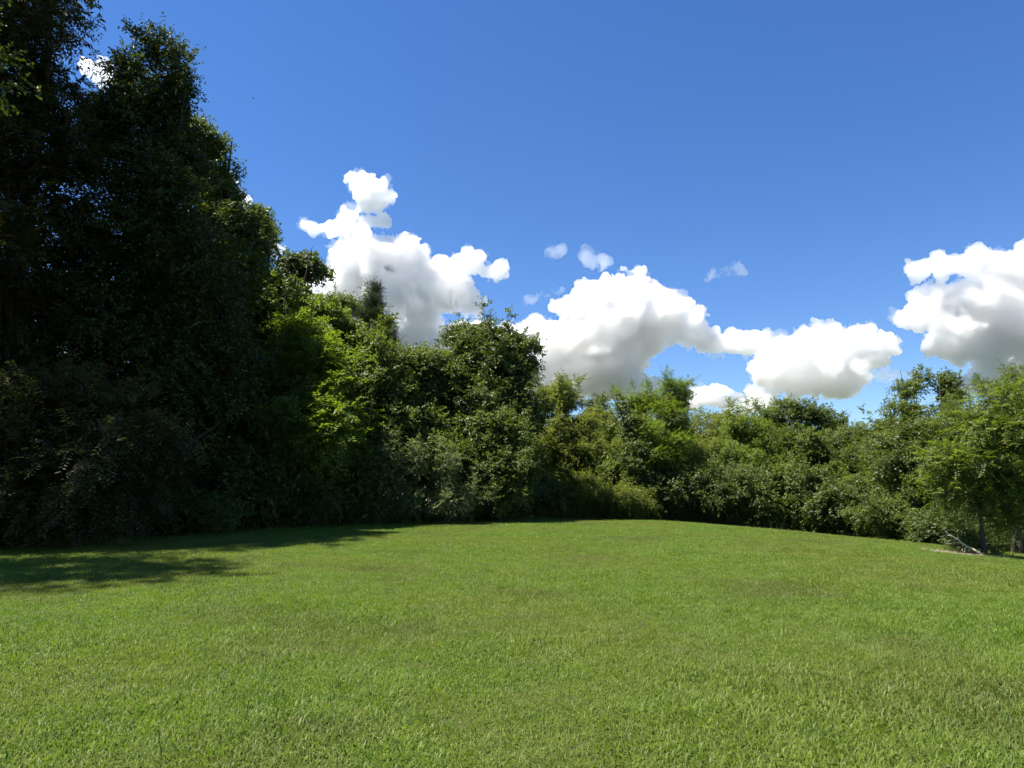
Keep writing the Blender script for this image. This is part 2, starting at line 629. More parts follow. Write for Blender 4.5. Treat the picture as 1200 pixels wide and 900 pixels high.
def pads(rng, lobes, shrink=.28, flat=.72, split=True, rag=1.0):
    """each mass of the crown broken into leafy pads round a thinner core, so its outline is ragged and has gaps"""
    out = []
    for c, r in lobes:
        r = np.maximum(r - shrink, r * .6)
        if not split or r.mean() < .75:
            out.append((c, r))
            continue
        out.append((c - np.array([0, 0, .1]) * r, r * .66))
        n = int(np.clip(7 + 3.2 * r.mean(), 8, 20))
        for k in range(n):
            d = unit(rng.normal(size=3) + np.array([0, 0, .25]))
            q = rng.uniform(.33 - .11 * rag, .33 + .10 * rag)
            out.append((c + d * r * rng.uniform(.58, .80 + .07 * rag), np.array([1, 1, flat]) * q * r.mean() * rng.uniform(.8, 1.2, 3) * np.array([1, 1, min(1.2, r[2] / r.mean())])))
    return out


def plant(name, base, lobes, style, leaf, n, seed, label, cat, group=None, bark='dark', trunk_r=.18, lean=(0, 0), size=1.0,
          stems=1, limbs=26, hollow=.55, below=.55, crown_part='crown', stem_part='trunk', sprouts=(), twigs=False, spread=.75, shrink=.22, split=True, shoots=.7, limb_lo=.35, rag=1.0):
    rng = np.random.default_rng(seed)
    base = np.asarray(base, float)
    root = bpy.data.objects.new(name, None)
    root.location = base
    COL.objects.link(root)
    root.empty_display_size = .3
    L = [(np.asarray(c, float) - base, np.asarray(r, float)) for c, r in lobes]
    Lp = pads(rng, L, shrink, split=split, rag=rag)
    p, out = sample_lobes(rng, Lp, int(n * DENSITY), hollow, below)
    if len(sprouts):
        for (a, b, m) in sprouts:                               # long bare shoots with leaves up their length
            a, b = np.asarray(a) - base, np.asarray(b) - base
            t = rng.uniform(.1, 1, (m, 1))
            p = np.concatenate([p, a + (b - a) * t + rng.normal(size=(m, 3)) * .12])
            out = np.concatenate([out, unit((b - a)[None] + rng.normal(size=(m, 3)) * .8)])
    # loose shoots standing out of the crown, so that no outline is a clean curve
    ns = int(shoots * sum(r[0] * r[2] for c, r in L) ** .5 * 2.2)
    shoot_stems = []
    if ns:
        wgt = np.array([r[0] * r[2] for c, r in L])
        kk = rng.choice(len(L), ns, p=wgt / wgt.sum())
        dd = unit(rng.normal(size=(ns, 3)) * np.array([1, 1, .55]) + np.array([0, 0, .55]))
        cc = np.array([c for c, r in L])[kk]; rr_ = np.array([r for c, r in L])[kk]
        for j in range(ns):
            a = cc[j] + dd[j] * rr_[j] * .72
            ln_ = rng.uniform(.5, 1.25) * min(1.3, .35 + .3 * rr_[j].mean())
            b = a + unit(dd[j] + np.array([0, 0, rng.uniform(.2, 1.0)]) + rng.normal(size=3) * .25) * (ln_ + .3 * rr_[j].mean())
            m = 5
            shoot_stems.append(tube(np.stack([a, (a + b) / 2, b]), [.016, .010, .004], 4))
            t = np.linspace(.15, 1, m)[:, None]
            p = np.concatenate([p, a + (b - a) * t + rng.normal(size=(m, 3)) * .07])
            out = np.concatenate([out, unit((b - a)[None] + rng.normal(size=(m, 3)) * .5)])
    lowcut = p[:, 2] > .05 + H(base[0] + p[:, 0], base[1] + p[:, 1]) - base[2]
    p, out = p[lowcut], out[lowcut]
    tone = np.clip(.5 + .45 * vnoise(p + base, .7, 2) + rng.normal(size=len(p)) * .18, 0, 1)
    V, F, tv, tw = leaf_cloud(rng, p, out, style, size, tone, spread)
    mesh_obj(crown_part, V, F, LEAF[leaf], root, attrs={'tone': ('FLOAT', 'POINT', tv)})
    # trunk and limbs
    top = np.array([c[2] + r[2] * .55 for c, r in L]).max()
    cx = np.average([c[0] for c, r in L], weights=[r[0] ** 2 for c, r in L])
    cy_ = np.average([c[1] for c, r in L], weights=[r[0] ** 2 for c, r in L])
    parts = []
    spines = []
    for s_ in range(stems):
        t = np.linspace(0, 1, 9)[:, None]
        end = np.array([cx * .6 + lean[0], cy_ * .6 + lean[1], top])
        o0 = np.zeros(3)
        if stems > 1:
            a = s_ / stems * 6.28 + rng.uniform(0, 1)
            o0 = np.array([math.cos(a), math.sin(a), 0]) * trunk_r * 2
            tgt = L[s_ % len(L)]
            end = tgt[0] + rng.normal(size=3) * tgt[1] * .3 + np.array([0, 0, tgt[1][2] * .5])
        path = o0 + (end - o0) * np.concatenate([t ** 1.25, t ** 1.25, t], 1)
        wob = vnoise(np.concatenate([t * 3 + seed * 3.1 + s_ * 9, t * 0, t * 0], 1), 1, 2)[:, None] * np.array([[.5, .3, 0]]) * t * min(1, top / 8)
        path = path + wob
        path[0, 2] = -.3
        rad = trunk_r * (1 - .88 * t[:, 0]) * (1 if stems == 1 else .6)
        rad[0] *= 1.45
        rad[1] *= 1.08
        parts.append(tube(path, rad, 9))
        spines.append((path, rad))
    order = rng.permutation(len(p))[:limbs]
    for q in order:
        e = p[q]
        path, rad = spines[rng.integers(len(spines))]
        hh = np.clip(e[2] * rng.uniform(limb_lo, .40 + limb_lo), path[1, 2], path[-2, 2])
        fi = np.interp(hh, path[:, 2], np.arange(len(path)))
        s0 = np.array([np.interp(fi, np.arange(len(path)), path[:, a]) for a in range(3)])
        r0 = np.interp(fi, np.arange(len(path)), rad) * .5
        t = np.linspace(0, 1, 6)[:, None]
        ctrl = s0 * .45 + e * .55 + np.array([0, 0, -.12 * np.linalg.norm(e - s0)])
        bz = (1 - t) ** 2 * s0 + 2 * t * (1 - t) * ctrl + t ** 2 * e
        bz[1:-1] += rng.normal(size=(4, 3)) * .06
        parts.append(tube(bz, np.maximum(.008, r0 * (1 - .85 * t[:, 0])), 5))
    parts += shoot_stems
    for (a, b, m) in sprouts:
        a, b = np.asarray(a) - base, np.asarray(b) - base
        parts.append(tube(np.stack([a - (b - a) * .4, a, (a + b) / 2, b]), [.03, .022, .014, .005], 5))
    v, f = join(parts)
    mesh_obj(stem_part, v, f, BARK[bark], root, smooth=True)
    if twigs:
        st, d, tl = (a.reshape(-1, a.shape[-1]) for a in tw)
        e = st + d * tl
        sd_ = unit(np.cross(d, rng.normal(size=d.shape))) * .006
        s2 = unit(np.cross(d, sd_)) * .006
        vv = np.stack([st + sd_, st - sd_ * .5 + s2, st - sd_ * .5 - s2, e], 1).reshape(-1, 3)
        b = np.arange(len(st))[:, None] * 4
        ff = np.concatenate([b + np.array([[0, 1, 3]]), b + np.array([[1, 2, 3]]), b + np.array([[2, 0, 3]])])
        mesh_obj('twigs', vv, ff, BARK[bark], root)
    tag(root, label, cat, group)
    return root


def lobes_at(Y, items, squash=1.0, slope=0.0):
    """ellipsoids from (px, py, half width, half height[, dY]) as seen in the photograph, given their real distance"""
    out = []
    mid = np.mean([it[1] for it in items])                  # lower boughs stand nearer, upper ones further back
    for it in items:
        px, py, rx, ry = it[:4]
        yy = Y + (it[4] if len(it) > 4 else 0) + slope * (mid - py) * Y / F_PX
        c = at(px, py, yy)
        k = np.linalg.norm(c) / F_PX
        out.append((c, np.array([rx * k, max(rx, ry * .6) * k * squash, ry * k])))
    return out


def foot(px, Y):
    x = at(px, 600, Y)[0]
    return np.array([x, Y, h0(x, Y)])


SEED = [100]
DENSITY = 2.3


def tree(px, Y, items, style, leaf, n, label, name='tree', cat='tree', group='trees of the wood edge', **kw):
    SEED[0] += 1
    return plant(name, foot(px, Y), lobes_at(Y, items, kw.pop('squash', 1.0), kw.pop('slope', .45 if px > 300 else 0)), style, leaf, n, SEED[0], label, cat, group, **kw)


def shrub(px, Y, items, style, leaf, n, label, name='shrub', cat='shrub', group='shrubs along the wood edge', **kw):
    SEED[0] += 1
    kw.setdefault('stems', 4); kw.setdefault('trunk_r', .035); kw.setdefault('limbs', 14); kw.setdefault('below', .25)
    kw.setdefault('hollow', .8); kw.setdefault('rag', 1.8); kw.setdefault('shoots', 1.8)
    return plant(name, foot(px, Y), lobes_at(Y, items), style, leaf, n, SEED[0], label, cat, group,
                 crown_part='foliage', stem_part='stems', **kw)


# ------------------------------------------------------------------ the wood edge, left to right
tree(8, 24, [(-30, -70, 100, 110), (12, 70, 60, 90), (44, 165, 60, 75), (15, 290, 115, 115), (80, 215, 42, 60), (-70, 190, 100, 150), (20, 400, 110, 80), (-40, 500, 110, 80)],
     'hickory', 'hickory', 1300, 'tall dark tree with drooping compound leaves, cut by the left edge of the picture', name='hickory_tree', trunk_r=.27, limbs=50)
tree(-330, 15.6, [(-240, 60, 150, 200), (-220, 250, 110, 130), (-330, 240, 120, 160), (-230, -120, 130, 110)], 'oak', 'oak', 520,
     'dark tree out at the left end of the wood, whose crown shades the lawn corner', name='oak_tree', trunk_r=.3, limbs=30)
tree(168, 27, [(182, 88, 36, 48), (172, 160, 50, 58), (132, 185, 38, 46), (205, 120, 20, 38), (205, 205, 36, 44), (138, 92, 24, 28), (190, 290, 80, 90), (140, 400, 110, 100), (130, 150, 30, 40), (220, 420, 80, 90)],
     'oak', 'oak', 1450, 'tallest oak, its leafy top standing clear against the sky near the upper left', name='oak_tree', trunk_r=.25, limbs=50)
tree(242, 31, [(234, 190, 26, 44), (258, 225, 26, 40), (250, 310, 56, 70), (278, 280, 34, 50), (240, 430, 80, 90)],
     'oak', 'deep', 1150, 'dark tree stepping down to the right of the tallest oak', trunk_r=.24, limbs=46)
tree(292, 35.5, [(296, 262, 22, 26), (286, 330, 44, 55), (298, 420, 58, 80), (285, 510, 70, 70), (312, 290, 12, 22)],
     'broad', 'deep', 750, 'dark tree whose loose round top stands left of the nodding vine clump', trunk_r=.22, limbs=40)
tree(350, 40, [(352, 306, 22, 15), (364, 318, 13, 22), (338, 316, 16, 20), (346, 372, 34, 44), (350, 440, 40, 60)],
     'vine', 'deep', 420, 'slim tree topped by a nodding dark clump of vine', trunk_r=.16, limbs=24)
tree(330, 34.5, [(322, 345, 38, 22), (378, 366, 34, 22), (335, 400, 42, 46), (320, 470, 60, 70), (350, 540, 60, 55)],
     'broad', 'bright', 560, 'bright green tree with flat sunlit top under the nodding vine clump', trunk_r=.17, limbs=30)
tree(358, 32.5, [(352, 396, 32, 26), (368, 440, 44, 44), (330, 450, 36, 50), (372, 510, 54, 56)],
     'sumac', 'bright', 420, 'light green sumac with feathery leaves, lowest layer under the flat sunlit top', name='sumac_tree', trunk_r=.10, limbs=26)
tree(408, 46, [(410, 372, 32, 28), (392, 366, 22, 20), (405, 430, 45, 50)], 'small', 'mid', 320,
     'far olive tree just left of the dark cedar', trunk_r=.18, limbs=24)
tree(438, 44, [(440, 344, 4, 14), (438, 360, 12, 12), (440, 378, 22, 12), (440, 398, 30, 14), (438, 425, 36, 24)], 'cedar', 'cedar', 420,
     'dark spiky cedar poking above the leafy slope of trees', name='cedar_tree', cat='cedar', trunk_r=.14, limbs=30, hollow=.95, spread=.55)
tree(425, 35.5, [(415, 398, 44, 24), (428, 425, 52, 36), (400, 450, 50, 60), (440, 490, 66, 60), (410, 550, 60, 50)],
     'broad', 'mid', 640, 'leafy mid-green tree below the cedar, sunlit along its top', trunk_r=.18, limbs=34)
tree(492, 38, [(480, 438, 48, 34), (470, 490, 62, 60), (512, 446, 30, 34), (500, 545, 60, 50)],
     'broad', 'mid', 640, 'broad tree on the slope between the cedar and the round-topped tree', trunk_r=.2, limbs=34)
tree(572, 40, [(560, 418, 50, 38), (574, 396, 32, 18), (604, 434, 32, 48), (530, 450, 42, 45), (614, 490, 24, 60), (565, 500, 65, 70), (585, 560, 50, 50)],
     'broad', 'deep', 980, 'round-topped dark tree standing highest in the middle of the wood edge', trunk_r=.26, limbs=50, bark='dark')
tree(586, 36.5, [(588, 518, 46, 40), (606, 552, 38, 42), (558, 545, 34, 40), (585, 575, 40, 30)],
     'small', 'mid', 560, 'low rounded tree hugging the front of the round-topped tree', trunk_r=.12, limbs=24)
tree(657, 45, [(652, 478, 32, 32), (672, 520, 36, 46), (640, 545, 36, 46), (660, 460, 14, 14), (670, 575, 40, 30)],
     'small', 'yellow', 620, 'yellow-green tree just right of the round-topped tree', trunk_r=.15, limbs=28,
     sprouts=[(at(660, 462, 45), at(657, 437, 45), 10), (at(676, 470, 45), at(680, 442, 45), 8)])
tree(706, 52, [(706, 505, 34, 28), (690, 545, 40, 40), (720, 550, 40, 44), (700, 580, 50, 28)], 'small', 'yellow', 480,
     'low yellow-green tree in the dip left of the leaning vine-clad trunk', trunk_r=.14, limbs=26)
tree(762, 46, [(750, 560, 20, 40), (739, 512, 7, 34), (728, 478, 4, 20)], 'broad', 'deep', 130,
     'narrow dark trunk wrapped in vine, leaning to the left', trunk_r=.16, lean=(-1.9, 0), limbs=12, squash=.7)
tree(785, 49, [(772, 486, 42, 32), (792, 468, 22, 22), (775, 540, 56, 50), (745, 488, 18, 24)], 'locust', 'bright', 760,
     'feathery light green tree with bare shoots sticking up from its top', trunk_r=.16, limbs=40, bark='grey',
     sprouts=[(at(727, 480, 49), at(718, 448, 49), 9), (at(780, 470, 49), at(779, 432, 49), 12), (at(792, 470, 49), at(804, 449, 49), 9), (at(738, 476, 49), at(744, 452, 49), 8), (at(760, 468, 49), at(757, 446, 49), 8)])
tree(838, 55, [(826, 500, 40, 26), (848, 540, 50, 46), (806, 550, 40, 44)], 'small', 'yellow', 560,
     'mounded yellow-green tree right of the feathery shoots', trunk_r=.17, limbs=28)
tree(876, 52, [(874, 502, 34, 22), (862, 555, 46, 44), (892, 540, 30, 40)], 'small', 'bright', 500,
     'low green tree between the yellow-green mound and the poplar-leaved pair of crowns', trunk_r=.15, limbs=26,
     sprouts=[(at(860, 490, 52), at(852, 470, 52), 8), (at(866, 490, 52), at(868, 474, 52), 6)])
tree(934, 57, [(926, 492, 38, 22), (962, 500, 26, 22), (930, 545, 60, 46), (905, 500, 24, 22), (980, 530, 20, 36)], 'broad', 'mid', 620,
     'wide dark green tree with twin bumps under the compact cloud', trunk_r=.22, limbs=34)
tree(1012, 53, [(1016, 512, 34, 22), (1000, 552, 46, 44), (1040, 525, 24, 26)], 'small', 'mid', 460,
     'low tree in the notch of blue sky left of the poplars', trunk_r=.16, limbs=24)
tree(1034, 45, [(1034, 556, 30, 28), (1022, 590, 36, 34), (1050, 590, 30, 34)], 'small', 'bright', 420,
     'small bright green tree low on the slope, in front of the notch', trunk_r=.09, limbs=20)
tree(1068, 46, [(1062, 458, 18, 13), (1080, 446, 12, 14), (1048, 482, 16, 10), (1072, 486, 20, 12), (1060, 530, 34, 40)], 'poplar', 'mid', 260,
     'thin poplar with gaps in its crown, left one of the two', name='poplar_tree', trunk_r=.13, limbs=30, bark='grey')
tree(1112, 46, [(1112, 452, 14, 16), (1118, 470, 13, 13), (1108, 484, 16, 10), (1114, 520, 26, 40)], 'poplar', 'mid', 220,
     'thin poplar with a tight upright crown, right one of the two', name='poplar_tree', trunk_r=.13, limbs=24, bark='grey')
tree(1085, 40, [(1070, 526, 44, 28), (1112, 516, 42, 26), (1135, 536, 42, 44), (1075, 565, 40, 40), (1110, 585, 50, 40)], 'broad', 'deep', 640,
     'big-leaved dark tree massed just behind the young locust', trunk_r=.2, limbs=34)
tree(1186, 32, [(1190, 500, 30, 34), (1208, 545, 40, 50), (1172, 530, 32, 46), (1222, 480, 30, 40)], 'locust', 'mid', 620,
     'tree at the right edge with two dark trunks and a shoot rising highest there', trunk_r=.15, limbs=40, stems=2,
     sprouts=[(at(1184, 465, 32), at(1186, 430, 32), 14), (at(1160, 470, 32), at(1148, 444, 32), 12), (at(1176, 470, 32), at(1174, 447, 32), 8)])
tree(1148, 24, [(1146, 500, 30, 14), (1168, 470, 16, 18), (1122, 540, 36, 14), (1172, 530, 34, 14), (1112, 572, 30, 14), (1158, 562, 30, 14), (1190, 575, 26, 16), (1142, 590, 22, 9), (1184, 505, 20, 22), (1100, 535, 16, 10), (1180, 606, 20, 8)],
     'locust', 'bright', 180, 'young yellow-green locust standing alone on the lawn at the right, its slim trunk bare below', name='young_locust_tree', slope=0,
     group='trees on the lawn', trunk_r=.078, limbs=46, bark='dark', twigs=True, hollow=.8, shrink=.1, split=False, limb_lo=.62, shoots=1.6)

# ------------------------------------------------------------------ shrubs and weeds at the foot of the wood
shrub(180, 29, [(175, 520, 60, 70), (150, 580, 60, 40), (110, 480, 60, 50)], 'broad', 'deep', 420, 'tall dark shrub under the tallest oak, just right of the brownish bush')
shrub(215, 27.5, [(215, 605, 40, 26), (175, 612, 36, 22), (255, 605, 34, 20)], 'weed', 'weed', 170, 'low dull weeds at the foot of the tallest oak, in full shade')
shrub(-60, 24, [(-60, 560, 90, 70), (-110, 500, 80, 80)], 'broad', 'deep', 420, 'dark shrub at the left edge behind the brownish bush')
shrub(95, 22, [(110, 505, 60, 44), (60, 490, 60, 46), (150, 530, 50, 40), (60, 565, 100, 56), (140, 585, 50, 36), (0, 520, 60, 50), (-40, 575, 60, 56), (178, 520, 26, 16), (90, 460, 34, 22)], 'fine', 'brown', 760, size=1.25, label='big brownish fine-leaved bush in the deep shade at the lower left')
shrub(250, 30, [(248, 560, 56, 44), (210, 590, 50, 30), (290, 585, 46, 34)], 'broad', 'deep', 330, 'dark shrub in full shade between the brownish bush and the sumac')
shrub(346, 31.6, [(330, 578, 46, 34), (370, 590, 36, 24), (310, 600, 30, 16)], 'weed', 'weed', 240, 'shaded shrub at the foot of the sumac')
shrub(476, 33.4, [(463, 540, 11, 26), (489, 540, 12, 28), (466, 580, 20, 22), (488, 588, 18, 18)], 'weed', 'grey', 90, 'pale grey-green shrub with two upright plumes under the sloping trees', spread=.6, split=False, shrink=.15, shoots=2.5, size=.8)
shrub(524, 33.6, [(524, 548, 11, 30), (530, 588, 24, 18)], 'weed', 'grey', 70, 'pale grey-green shrub with a single upright plume, right of the two-plumed one', spread=.6, split=False, shrink=.15, shoots=2.5, size=.8)
shrub(443, 33.2, [(442, 594, 20, 13), (420, 598, 16, 9)], 'weed', 'weed', 80, 'low leafy weed clump left of the two-plumed grey-green shrub')
shrub(400, 34.6, [(398, 582, 34, 24)], 'weed', 'weed', 130, 'dull green weedy shrub below the mid-green tree')
shrub(640, 42, [(640, 580, 32, 26), (610, 590, 24, 18)], 'small', 'deep', 200, 'dark low shrub in the hollow below the yellow-green tree')
shrub(716, 43, [(712, 588, 44, 19), (742, 592, 28, 15), (686, 590, 22, 16)], 'weed', 'yellow', 300, 'low spreading yellow-green shrub in sun at the lawn edge')
shrub(800, 47, [(790, 570, 40, 34), (822, 590, 30, 20), (765, 594, 26, 14)], 'broad', 'deep', 260, 'dim green shrub right of the low yellow-green one')
shrub(858, 47.5, [(856, 580, 46, 34), (880, 600, 30, 16)], 'small', 'weed', 240, 'tangled shrub with pale twigs below the yellow-green mound', bark='pale', limbs=30)
shrub(930, 45.5, [(925, 578, 50, 34), (900, 600, 24, 16)], 'broad', 'mid', 260, 'leafy shrub at the crest of the lawn under the twin-bumped tree')
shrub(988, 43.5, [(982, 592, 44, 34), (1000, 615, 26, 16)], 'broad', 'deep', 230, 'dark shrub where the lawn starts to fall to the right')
shrub(1045, 39, [(1045, 605, 40, 34), (1075, 618, 28, 24)], 'small', 'mid', 250, 'shrub half sunk behind the falling lawn, left of the young locust')
shrub(1098, 33.5, [(1096, 622, 28, 20), (1120, 632, 20, 12)], 'small', 'weed', 130, 'dull shrub directly behind the bleached branch')
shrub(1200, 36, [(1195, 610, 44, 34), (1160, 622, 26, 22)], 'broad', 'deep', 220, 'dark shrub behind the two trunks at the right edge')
#END_TREES


# ------------------------------------------------------------------ the wood behind the edge, one mass
def woods():
    rng = np.random.default_rng(7)
    L = []
    # behind the tall dark trees at the left
    for x, y, h, r in [(-44, 36, 17, 6), (-37, 44, 17, 6), (-30, 40, 16, 5.5), (-24, 42, 14, 5), (-20, 48, 13, 5), (-38, 30, 15, 5), (-52, 30, 16, 6),
                       (-15, 50, 11.5, 5), (-11, 54, 11, 4.5), (-6, 52, 9.5, 4.5), (-1, 56, 9, 4.5), (-32, 33, 10, 4.5), (-26, 35, 9, 4), (-36, 28, 8, 5), (-28, 31, 7, 4), (-22, 35, 7, 4), (-44, 27, 9, 5), (-18, 34, 5, 3.5), (-14, 37, 5, 3.5), (-10, 41, 5, 3.5), (-5, 44, 5, 3.5), (0, 46, 5, 3.5), (5, 50, 5, 3.5), (-22, 30, 5, 3.5)]:
        L.append((np.array([x, y, h0(x, y) + h * .55]), np.array([r, r, h * .45])))
        L.append((np.array([x + 1, y, h0(x, y) + h * .2]), np.array([r, r * .8, h * .22])))
    # behind the middle and the right
    tops = [(600, 470), (650, 478), (700, 486), (745, 488), (800, 490), (850, 488), (900, 492), (950, 500), (1000, 512), (1040, 505), (1090, 488), (1140, 480), (1190, 480), (1240, 470), (1290, 460)]
    for px, py in tops:
        Y = 62 + rng.uniform(-3, 5)
        t = at(px, py, Y)
        g = h0(t[0], Y)
        hh = t[2] - g
        L.append((np.array([t[0], Y, g + hh * .62]), np.array([3.8, 3.5, hh * .38])))
        L.append((np.array([t[0] + 1.5, Y - 2, g + hh * .25]), np.array([4, 3, hh * .28])))
    for px in range(640, 1260, 34):
        Y = np.interp(px, [640, 900, 1250], [53, 58, 48]) + rng.uniform(-1, 2)
        t = at(px, 505 + rng.uniform(-8, 12), Y)
        g = h0(t[0], Y)
        hh = t[2] - g
        L.append((np.array([t[0], Y, g + hh * .68]), np.array([2.6, 2.0, hh * .34])))
        L.append((np.array([t[0] + .9, Y - .8, g + hh * .3]), np.array([2.8, 1.8, hh * .34])))
    p, out = sample_lobes(rng, pads(rng, L, .3), 9000, .7, .4)
    tone = np.clip(.5 + .5 * vnoise(p, .35, 2), 0, 1)
    V, F, tv, _ = leaf_cloud(rng, p, out, 'broad', 1.45, tone)
    o = mesh_obj('woods', V, F, LEAF['mid'], attrs={'tone': ('FLOAT', 'POINT', tv)})
    tag(o, 'unbroken mass of leafy wood filling in behind the front trees', 'woods', kind='stuff')


woods()


def far_tree(px, top, Y, label, seed):
    tp = at(px, top, Y)
    g = h0(tp[0], Y)
    h = tp[2] - g
    L = [(np.array([tp[0], Y, g + h * .80]), np.array([2.6, 2.4, h * .2])), (np.array([tp[0] + 1.2, Y, g + h * .55]), np.array([3.6, 3, h * .3]))]
    plant('far_tree', np.array([tp[0], Y, g]), L, 'broad', 'deep', 260, seed, label, 'tree', None, trunk_r=.25, limbs=16, size=1.35)


far_tree(700, 462, 90, 'far dark tree seen in the gap right of the yellow-green tree', 501)


EDGE = [(-60, 618, 22.5), (0, 632, 23), (60, 628, 24.5), (130, 622, 28), (200, 616, 31), (280, 612, 34), (360, 610, 36.5), (440, 608, 37.5), (520, 608, 38.5),
            (600, 607, 40), (680, 607, 43), (760, 608, 46), (840, 611, 47), (920, 616, 45), (1000, 624, 43), (1060, 636, 38), (1120, 648, 34), (1180, 654, 33), (1260, 660, 32)]
EDGE_XY = np.array([[at(a, 600, c)[0], c] for a, b, c in EDGE])


def undergrowth():
    rng = np.random.default_rng(21)
    e = EDGE_XY
    n = 3600
    t = rng.uniform(0, len(e) - 1.001, n)
    i = t.astype(int)
    q = e[i] + (e[i + 1] - e[i]) * (t - i)[:, None]
    q[:, 1] += rng.gamma(1.6, 1.1, n) - .9
    q += rng.normal(size=q.shape) * .25
    z = H(q[:, 0], q[:, 1])
    hgt = rng.uniform(.05, 1, n) * (.35 + .8 * np.clip(vnoise(np.stack([q[:, 0], q[:, 1], z], 1), .35, 2) + .5, 0, 1.4))
    p = np.stack([q[:, 0], q[:, 1], z + hgt], 1)
    out = unit(np.array([0, 0, .8]) + rng.normal(size=(n, 3)) * .5)
    V, F, tv, _ = leaf_cloud(rng, p, out, 'weed', .8, np.clip(.4 + .3 * rng.normal(size=n), 0, 1))
    V[:, 2] = np.maximum(V[:, 2], H(V[:, 0], V[:, 1]) + .01)
    o = mesh_obj('undergrowth', V, F, LEAF['weed'], attrs={'tone': ('FLOAT', 'POINT', tv)})
    tag(o, 'low weedy ground cover along the foot of the trees', 'undergrowth', kind='stuff')


undergrowth()


# ------------------------------------------------------------------ the lawn: blades in tufts, spread over the ground
def grass_material():
    m, T = new_mat('grass_blades')
    g = T.n('ShaderNodeNewGeometry')
    big, mid, worn = lawn_patches(T, g.outputs['Position'])
    ri = g.outputs['Random Per Island']
    c = T.mix(T.mapr(T.math('ADD', T.math('MULTIPLY', mid, .45), T.math('MULTIPLY', ri, .55)), .2, .8), (.066, .126, .012, 1), (.180, .240, .038, 1))
    c = T.mix(T.mapr(big, .42, .66, smooth=True), c, T.mix(ri, (.112, .152, .020, 1), (.170, .195, .040, 1)))
    c = T.mix(T.math('MULTIPLY', T.mapr(worn, .50, .72, smooth=True), .60), c, T.mix(ri, (.060, .076, .018, 1), (.130, .128, .050, 1)))
    dk = T.noise(T.vmath('ADD', T.vmath('MULTIPLY', g.outputs['Position'], (1, 1, 0)), (3, 53, 0)), 2.6, 3, .6)
    c = T.mix(T.mapr(dk, .50, .72, c=0.0, d=.55), c, T.mix(ri, (.040, .086, .014, 1), (.090, .150, .030, 1)))
    c = T.mix(T.mapr(ri, .955, .965), c, (.20, .19, .08, 1))               # dry straws
    b = T.n('ShaderNodeBsdfPrincipled')
    T.set(b.inputs['Base Color'], c)
    b.inputs['Roughness'].default_value = .5
    b.inputs['Specular IOR Level'].default_value = .2
    tr = T.n('ShaderNodeBsdfTranslucent')
    T.set(tr.inputs[0], T.vmath('MULTIPLY', c, (1.3, 1.5, .6)))
    mx = T.n('ShaderNodeMixShader')
    mx.inputs[0].default_value = .38
    T.t.links.new(b.outputs[0], mx.inputs[1])
    T.t.links.new(tr.outputs[0], mx.inputs[2])
    o = T.n('ShaderNodeOutputMaterial')
    T.t.links.new(mx.outputs[0], o.inputs[0])
    return m


